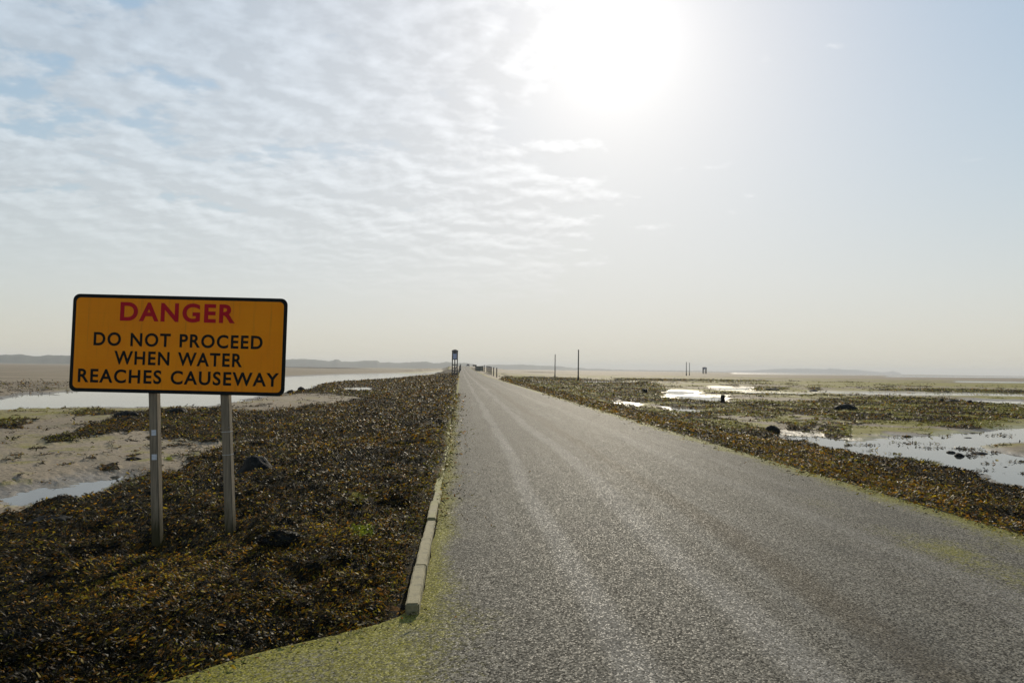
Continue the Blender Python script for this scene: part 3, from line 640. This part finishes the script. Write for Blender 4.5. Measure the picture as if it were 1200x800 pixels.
for top, bot in (((175.5, 368), (181.2, 640)), ((258.6, 370), (268.0, 640))):
    a = Vector(on_panel(*bot))+off; b_ = Vector(on_panel(*top))+off
    d_ = (b_-a).normalized(); xx = (Vector(r0)-d_*Vector(r0).dot(d_)).normalized(); yy = d_.cross(xx)
    bm = bmesh.new(); box_bm(bm, (-0.047, -0.047, -0.25), (0.047, 0.047, (b_-a).length), None, 0.010)
    R4 = Matrix(((xx[0], yy[0], d_[0], a[0]), (xx[1], yy[1], d_[1], a[1]), (xx[2], yy[2], d_[2], a[2]), (0, 0, 0, 1)))
    bmesh.ops.transform(bm, matrix=R4, verts=bm.verts); o = bm_obj('post', bm, m_post); local(o, root); post = o
    ln = (b_-a).length
    def on_post(name, yp, h, w, mat, wrap=False):
        t_ = (bot[1]-yp)/(bot[1]-top[1])*ln; bm = bmesh.new()
        if wrap: box_bm(bm, (-0.0495, -0.0495, t_-h/2), (0.0495, 0.0495, t_+h/2), None, 0.009)
        else: box_bm(bm, (-w/2+0.008, -0.0495, t_-h/2), (w/2+0.008, -0.0472, t_+h/2))
        bmesh.ops.transform(bm, matrix=R4, verts=bm.verts); q_ = bm_obj(name, bm, mat); q_.parent = post; return q_
    if top[0] < 200:
        on_post('sticker', 508, 0.062, 0.052, m_tape); on_post('sticker', 536.5, 0.062, 0.056, m_tape)
    else:
        on_post('strap', 502, 0.018, 0, m_foil, True); on_post('strap', 507, 0.012, 0, m_foil, True); on_post('strap', 534, 0.012, 0, m_foil, True)
for yp in (372, 440):
    p1 = Vector(on_panel(100, yp-2.6))+Vector(na_)*0.136; p2 = Vector(on_panel(318, yp+2.6))+Vector(na_)*0.136
    o = beam('back_rail', p1, p2, 0.04, m_back, None, 0.04); local(o, root)

# ------------------------------------------------------------------ boulders and stones
def boulder(px, py, w, h, label, z0=-0.45, seed=1, squash=1.0, weedy=0, peak=0.0, blocky=False):
    p = at(px, py, z0); zt = float(ground(np.array([p[0]]), np.array([p[1]]))[0][0]); zt = max(zt, ZW-0.02)
    dist = float(np.dot(p-CP, fw)); wm = w*dist/F; hm = h*dist/F
    bm = bmesh.new(); bmesh.ops.create_icosphere(bm, subdivisions=4, radius=1.0)
    co = np.array([v.co[:] for v in bm.verts])
    n_ = fbm(co[:, 0]*1.3+seed*3.1+co[:, 2], co[:, 1]*1.3+co[:, 2]*0.7, seed, 3)+0.6*fbm(co[:, 0]*4+seed+co[:, 2]*2, co[:, 1]*4-co[:, 2]*2, seed+5, 3)
    r_ = 1+0.45*n_
    if blocky: r_ = r_*(1/np.maximum(np.abs(co).max(1), 0.62))*0.72
    co = co*r_[:, None]; co[:, 2] = np.where(co[:, 2] > 0, co[:, 2]*(1+peak*np.clip(1-np.hypot(co[:, 0], co[:, 1]), 0, 1)), co[:, 2]*0.5)
    co = co*[wm/2, wm/2*squash, hm*0.8]
    for v, c in zip(bm.verts, co): v.co = c
    o = bm_obj('boulder', bm, m_rock, smooth_=True); o.location = (p[0], p[1], zt-0.04*hm)
    tag(o, label, 'rock', 'weed covered rocks on the flats')
    if weedy:
        k = rng.integers(0, len(co), weedy); k = k[co[k, 2] > 0]; c = co[k]
        f = fronds('seaweed', c[:, 0]*1.02, c[:, 1]*1.02, c[:, 2]*1.02, np.full(len(k), max(0.035, 0.0036*dist)), np.full(len(k), 0.10), m_frond, None, 0.5)
        f.parent = o; f['kind'] = 'stuff'
    return o
boulder(300, 566, 42, 34, 'rounded dark boulder in seaweed right of the sign posts', -0.30, 3, 0.8, 140)
boulder(353, 458, 9, 6, 'small dark round rock at the water edge right of the sign', -0.5, 5)
boulder(341, 459.5, 9, 4, 'low dark rock beside the sign at the water edge', -0.5, 8)
boulder(208, 484, 22, 8, 'dark weedy rock seen between the two sign posts', -0.45, 11, 0.8, 260)
boulder(157, 537, 16, 4, 'flat dark clump on the sand left of the sign posts', -0.47, 13, 0.8, 120)
boulder(60, 612, 50, 11, 'low weedy hump at the edge of the sand, bottom left', -0.42, 15, 0.7, 500)
boulder(148, 487, 26, 8, 'weed mound left of the left sign post', -0.45, 17, 0.8, 260)
boulder(328, 652, 56, 15, 'dark hump in the seaweed right below the sign', -0.22, 19, 0.5, 900)
boulder(904, 505, 18, 9, 'dark rounded boulder at the near end of the bright pool', -0.5, 22, 0.9, 200, 0.15)
boulder(992, 480, 27, 9, 'broad weedy boulder on the far bank behind the pool', -0.45, 25, 0.8, 150)
boulder(1103, 470, 6, 5.5, 'leftmost of three rocks on the far weed bank', -0.4, 29)
boulder(1116, 470, 17, 4.5, 'long low middle rock on the far weed bank', -0.4, 31)
boulder(1136, 471, 7, 5.5, 'rightmost of three rocks on the far weed bank', -0.4, 33)
boulder(1124, 535, 11, 6, 'dark stone standing in the bright pool', -0.62, 35)
boulder(1114, 531, 11, 4, 'weedy stone left against the dark stone in the pool', -0.62, 37)
boulder(1147, 532, 18, 3.2, 'flat dark rock awash right of the dark stone', -0.62, 39)
boulder(1063, 512, 10, 2.6, 'small flat stone at the far side of the pool', -0.62, 41)
boulder(1134, 513.5, 9, 1.8, 'thin flat stone awash at the far right of the pool', -0.62, 43)
boulder(1178, 548, 5, 2.0, 'tiny dark stone near the pool edge at far right', -0.62, 47)
boulder(755.5, 459.5, 7, 6.5, 'square dark rock in the middle of the right verge', -0.45, 57, 1, 0, 0, True)
boulder(904, 457, 18, 3, 'long dark rock bank on the far sand', -0.5, 59)
boulder(953, 457.5, 9, 3, 'dark rock on the far sand beside the bank', -0.5, 61)
# stump of an old post
p = at(847, 472.5, -0.5); gz = float(ground(np.array([p[0]]), np.array([p[1]]))[0][0]); k = float(np.dot(p-CP, fw))/F
st = empty('post_stump', (p[0], p[1], max(gz, ZW)-0.02)); tag(st, 'broken dark post stump standing among the pools', 'stump')
bm = bmesh.new(); rs = [3.4, 3.0, 2.4, 2.2, 2.5, 2.3, 1.4]; hs = [-0.6, 1.2, 3, 5.5, 7.6, 9.2, 9.9]; rings = []
for r_, h_ in zip(rs, hs):
    rings.append([bm.verts.new((r_*k*math.cos(a)*(1+0.18*math.sin(3*a+h_)), r_*k*math.sin(a), h_*k+0.25*k*math.sin(2*a+1))) for a in np.linspace(0, 2*math.pi, 11)[:-1]])
for a_, b_ in zip(rings, rings[1:]):
    for i in range(10): bm.faces.new((a_[i], a_[(i+1) % 10], b_[(i+1) % 10], b_[i]))
bm.faces.new(rings[-1]); bm_obj('stump', bm, m_rock, st)
bm = bmesh.new(); bmesh.ops.create_icosphere(bm, subdivisions=2, radius=1)
for v in bm.verts: v.co = Vector((v.co.x*4.6*k, v.co.y*4*k, v.co.z*1.3*k))*(1+0.2*math.sin(v.co.x*5+v.co.y*7))
bm_obj('stone_base', bm, m_rock, st, True)

# ------------------------------------------------------------------ marker poles
def pole(px, ytop, ybase, wpx, label, z0=-0.5):
    p = at(px, ybase, z0); D_ = p[1]; t_ = at_y(px, ytop, D_); k = D_/F
    o = empty('marker_pole', p); tag(o, label, 'pole', 'marker poles on the flats')
    h = t_[2]-p[2]; w = max(wpx*k, 0.06)
    bm = bmesh.new(); bmesh.ops.create_cone(bm, cap_ends=True, segments=10, radius1=w*0.55, radius2=w*0.42, depth=h+0.5)
    bmesh.ops.translate(bm, verts=bm.verts, vec=(0, 0, h/2-0.25)); bm_obj('shaft', bm, m_pole, o, True)
    bm = bmesh.new(); bmesh.ops.create_cone(bm, cap_ends=True, segments=10, radius1=w*0.75, radius2=w*0.62, depth=h*0.16)
    bmesh.ops.translate(bm, verts=bm.verts, vec=(0, 0, h*0.08)); bm_obj('weed_collar', bm, m_rock, o, True)
pole(677.6, 409.6, 446, 1.5, 'tallest dark wooden pole standing right of the road')
pole(650.3, 415, 442.4, 1.1, 'second dark pole just left of the tallest one')
pole(804.3, 424, 440, 0.9, 'darker of the two thin far poles by the stilted hut')
pole(808.0, 424.8, 439.6, 0.7, 'paler thin far pole nearest the stilted hut')

# ------------------------------------------------------------------ refuge hut beside the road
def refuge(x0, x1, Y, ybase, yfloor, yeave, ypeak, name_label, detail=True):
    a = at_y(x0, ybase, Y); b_ = at_y(x1, ybase, Y); c = (a+b_)/2; w = (b_[0]-a[0])
    zf, ze, zp = (at_y((x0+x1)/2, v, Y)[2] for v in (yfloor, yeave, ypeak)); zb = c[2]
    r = empty('refuge_hut', (c[0], Y+w/2, zb)); tag(r, name_label, 'hut', 'stilted refuge huts')
    H = w/2; zf -= zb; ze -= zb; zp -= zb; pw = w*0.17
    for sx in (-1, 1):
        for sy in (-1, 1): beam('leg', (sx*(H-pw/2), sy*(H-pw/2), -0.8), (sx*(H-pw/2), sy*(H-pw/2), ze-0.02), pw, m_timber, r)
    box('floor', (-H*1.02, -H*1.02, zf-0.10), (H*1.02, H*1.02, zf+0.06), m_timber, r)
    box('wall', (-H*0.86, -H*0.86, zf+0.06), (H*0.86, H*0.86, ze), m_white, r)
    win = box('window', (-H*0.55, -H*0.90, zf+(ze-zf)*0.66), (H*0.55, -H*0.862, ze-0.03), m_timber, r)
    box('pane', (-H*0.46, -H*0.915, zf+(ze-zf)*0.69), (H*0.46, -H*0.902, ze-0.07), m_glass, win)
    box('door', (H*0.862, -H*0.35, zf+0.08), (H*0.90, H*0.35, zf+(ze-zf)*0.85), m_timber, r)
    vs = [(-H*1.1, -H*1.1, ze), (H*1.1, -H*1.1, ze), (H*1.1, H*1.1, ze), (-H*1.1, H*1.1, ze), (-H*1.06, -H*1.06, ze+0.1), (H*1.06, -H*1.06, ze+0.1), (H*1.06, H*1.06, ze+0.1), (-H*1.06, H*1.06, ze+0.1), (0, 0, zp)]
    new_mesh('roof', vs, [(3, 2, 1, 0), (0, 1, 5, 4), (1, 2, 6, 5), (2, 3, 7, 6), (3, 0, 4, 7), (4, 5, 8), (5, 6, 8), (6, 7, 8), (7, 4, 8)], m_timber, r)
    if detail:
        for zz in (zf*0.12, zf*0.30, zf*0.46, zf*0.66):
            beam('brace', (-H+pw, -H+pw/2, zz), (H-pw, -H+pw/2, zz), pw*0.7, m_timber, r)
            beam('brace', (-H+pw, H-pw/2, zz), (H-pw, H-pw/2, zz), pw*0.7, m_timber, r)
        beam('ladder', (0, -H-0.02, -0.3), (0, -H-0.02, zf-0.11), pw*1.1, m_timber, r)
        beam('brace', (-H+pw, H-pw*1.2, 0.1), (H-pw, H-pw*1.2, zf*0.6), pw*0.5, m_timber, r)
    return r
refuge(529.2, 536.2, 150.0, 440.5, 420.6, 411.0, 409.0, 'tall narrow refuge hut on stilts at the left road edge')
refuge(824.5, 828.2, 520.0, 436.6, 432.4, 430.4, 429.9, 'small far refuge hut on stilts out on the sands', False)

# ------------------------------------------------------------------ bridge railings and roadside posts far down the road
def rz_(y): return float(road_z(y))
def road_post(px, ytop, ybase, Y, label, cat='post', wpx=1.1):
    p = at_y(px, ybase, Y); t_ = at_y(px, ytop, Y); k = Y/F
    o = empty('timber_post', p); tag(o, label, cat, 'timber posts at the bridge end')
    w = wpx*k; beam('post_body', (0, 0, -0.6), (0, 0, t_[2]-p[2]-0.05), w, m_timber, o)
    bm = bmesh.new(); box_bm(bm, (-w*0.58, -w*0.58, t_[2]-p[2]-0.06), (w*0.58, w*0.58, t_[2]-p[2]), None, 0.01); bm_obj('post_cap', bm, m_timber, o)
road_post(582.0, 430.8, 441.4, 152, 'nearest dark timber post at the right road edge')
road_post(578.4, 430.2, 439.6, 168, 'second timber post at the right road edge before the railing')
road_post(567.4, 427.6, 435.6, 232, 'tall dark post between the railing and the boarded panel', wpx=0.9)
def railing(name, pts, label, boards=None):
    r = empty(name, pts[0][0]); tag(r, label, 'railing'); o0 = Vector([float(v) for v in pts[0][0]])
    for (b_, t_) in pts:
        w = 0.17
        beam('post', Vector(b_)-o0+Vector((0, 0, -0.5)), Vector(t_)-o0, w, m_timber, r)
    for (b1, t1), (b2, t2) in zip(pts, pts[1:]):
        for f_ in (0.35, 0.62, 0.92):
            a = Vector(b1)*(1-f_)+Vector(t1)*f_-o0; c = Vector(b2)*(1-f_)+Vector(t2)*f_-o0
            beam('rail', a, c, 0.09, m_timber, r, 0.16)
    return r
railing('bridge_railing', [(at_y(576.0-i*1.15, 438.3-i*0.45, 180+i*7), at_y(576.0-i*1.15, 429.6-i*0.22, 180+i*7)) for i in range(6)], 'dark timber railing along the right of the far bridge')
railing('bridge_railing', [(at_y(538.4+i*0.28, 434.8-i*0.28, 190+i*14), at_y(538.4+i*0.28, 428.6-i*0.42, 190+i*14)) for i in range(7)], 'dark timber railing on the left beyond the refuge hut')
# boarded panel
pl_, pr_ = at_y(557.6, 434.4, 262), at_y(566.0, 434.6, 240); hp = at_y(562, 428.9, 250)[2]-pl_[2]
r = empty('boarded_fence', pl_); tag(r, 'olive boarded fence panel with dark frame beyond the railing', 'fence')
d_ = Vector(pr_)-Vector(pl_); nb = 8
for i in range(nb):
    a = d_*((i+0.06)/nb); c = d_*((i+0.94)/nb); dirv = d_.normalized(); nrm = Vector((dirv.y, -dirv.x, 0))*0.03
    vs = [a-nrm, c-nrm, c+nrm, a+nrm]; vs = [v+Vector((0, 0, 0.1)) for v in vs]+[v+Vector((0, 0, hp-0.1)) for v in vs]
    new_mesh('board', vs, [(3, 2, 1, 0), (4, 5, 6, 7), (0, 1, 5, 4), (1, 2, 6, 5), (2, 3, 7, 6), (3, 0, 4, 7)], m_board, r)
for f_ in (0.0, 0.5, 1.0): beam('post', d_*f_+Vector((0, -0.12, -0.4)), d_*f_+Vector((0, -0.12, hp)), 0.22, m_timber, r)
for zz in (0.06, hp-0.08): beam('rail', Vector((0, -0.1, zz)), d_+Vector((0, -0.1, zz)), 0.16, m_timber, r)
# small board on a post
p = at_y(557.2, 432.8, 285); o = empty('notice_board', p); tag(o, 'small dark notice board on a post left of the boarded fence', 'sign')
a = at_y(553.9, 427.2, 285)-p; b_ = at_y(558.4, 429.0, 285)-p
box('board', (a[0], -0.04, b_[2]), (b_[0], 0.04, a[2]), m_timber, o, 0.01); beam('post', (0, 0.06, -0.4), (0, 0.06, a[2]-0.02), 0.16, m_timber, o)
# car far up the road
def car(px, py, Y, label):
    p = at_y(px, py, Y); p[2] = rz_(Y)+0.035
    o = empty('car', p); tag(o, label, 'car')
    prof = [(-2.1, 0.35), (-2.1, 0.85), (-1.3, 0.98), (-0.7, 1.45), (0.9, 1.47), (1.7, 0.98), (2.15, 0.9), (2.15, 0.35)]
    bm = bmesh.new(); Ls = [bm.verts.new((-0.86*(0.86 if z_ > 1.2 else 1), y_, z_)) for y_, z_ in prof]; Rs = [bm.verts.new((0.86*(0.86 if z_ > 1.2 else 1), y_, z_)) for y_, z_ in prof]
    n = len(prof)
    bm.faces.new(Ls[::-1]); bm.faces.new(Rs)
    for i in range(n): bm.faces.new((Ls[i], Ls[(i+1) % n], Rs[(i+1) % n], Rs[i]))
    bm_obj('body', bm, m_car, o)
    box('windscreen', (-0.66, -1.08, 1.02), (0.66, -1.02, 1.36), m_glass, o)
    for sx in (-1, 1):
        for sy in (-1.3, 1.35):
            bm = bmesh.new(); bmesh.ops.create_cone(bm, cap_ends=True, segments=16, radius1=0.33, radius2=0.33, depth=0.2, matrix=Matrix.Translation((sx*0.8, sy, 0.33)) @ Matrix.Rotation(math.pi/2, 4, 'Y')); bm_obj('wheel', bm, m_black, o)
        box('headlight', (sx*0.7-0.13, -2.13, 0.68), (sx*0.7+0.13, -2.10, 0.82), m_lamp, o)
car(548.4, 428.8, 425, 'tiny dark car far away where the road climbs')

# ------------------------------------------------------------------ distant land
def ridge(name, pts, ybase, Dd, depth, mat, rough=1.0, seed=1):
    us = np.arange(pts[0][0], pts[-1][0]+0.1, 1.6); tops = np.interp(us, [p[0] for p in pts], [p[1] for p in pts])
    tops = tops+0.7+rough*2.2*fbm(us/8, us*0+seed, seed, 5, 0.6)
    rows = [(-0.5, 0.0), (-0.32, 0.32), (-0.15, 0.7), (0.0, 1.0), (0.25, 0.8), (0.6, 0.4), (1.0, 0.0)]
    Vv = []
    for j, (t_, h_) in enumerate(rows):
        for i, (u_, tp) in enumerate(zip(us, tops)):
            dirp = fw+rt*(u_-600)/F; dirp = dirp/np.hypot(dirp[0], dirp[1])
            q_ = at_depth(u_, tp, Dd/abs(1.0)); hz = q_[2]; hor = np.hypot(q_[0], q_[1])
            rr = hor+t_*depth; zz = -0.55+(hz+0.55)*h_*(1+0.25*float(fbm(np.array([u_/7.0]), np.array([j*2.2]), seed+9, 3)[0])*(1 if h_ < 1 else 0))
            if h_ == 0: zz = -1.2
            Vv.append((q_[0]/hor*rr, q_[1]/hor*rr, zz))
    n = len(us); Q = [(j*n+i, j*n+i+1, (j+1)*n+i+1, (j+1)*n+i) for j in range(len(rows)-1) for i in range(n-1)]
    o = new_mesh(name, Vv, Q, mat, smooth_=True); tag(o, kind='structure'); return o
ridge('dunes', [(-260,411),(-150,412),(-60,413.5),(0,415.3),(20,414.2),(42,416.5),(60,414.8),(85,415.6),(130,416),(200,417),(260,418.5),(336,421)], 425, 1700, 260, m_dune, 1.0, 3)
ridge('dunes', [(250,420),(300,420.5),(336,420.5),(352,419.4),(367,420),(380,421.4),(390,421.9),(393,420.4),(397,420.6),(400,422.4),(418,422.6),(426,421.6),(443,421.6),(445,423.8),(468,424),(480,424),(490,423),(500,423),(510,425),(516,424.4),(522,423.4),(530,424.2),(540,424.6),(548,424.4),(555,426),(560,428)], 430, 2700, 300, m_dune, 0.8, 7)
ridge('dunes', [(555,429.5),(566,427.4),(574,426.2),(586,426.4),(600,426.6),(612,426.2),(625,427.2),(640,427.6),(655,428.3),(668,429.6),(690,431),(720,432.2),(780,433.0),(830,433.9),(850,434.6)], 432, 3900, 350, m_dune, 0.5, 11)
ridge('headland', [(825,434.8),(850,433.9),(868,433.2),(882,433.2),(896,432.2),(910,431.1),(925,431.3),(943,431),(944,430.1),(946,431),(958,431.4),(970,431.6),(972,430.3),(975,431.2),(990,432.2),(1007,432.6),(1020,434),(1034,435.3),(1042,434.9),(1046,433.5),(1049,434.6),(1054,435.8),(1057,437.8)], 438, 6200, 350, m_head, 0.45, 17)

# ------------------------------------------------------------------ haze over the flats
m_haze = bpy.data.materials.new('haze_air'); m_haze.use_nodes = True; t = m_haze.node_tree; t.nodes.clear()
o_ = N(t, 'ShaderNodeOutputMaterial'); pv = N(t, 'ShaderNodeVolumePrincipled'); pv.inputs['Color'].default_value = (0.93, 0.94, 0.95, 1)
pv.inputs['Density'].default_value = 2.1e-4; pv.inputs['Anisotropy'].default_value = 0.08; L(t, pv.outputs[0], o_.inputs['Volume'])
bm = bmesh.new(); box_bm(bm, (-8400, -8400, -2.6), (8400, 8400, 62)); hz = bm_obj('haze', bm, m_haze); tag(hz, 'thin pale haze over the tidal flats and far dunes', 'haze', kind='stuff')
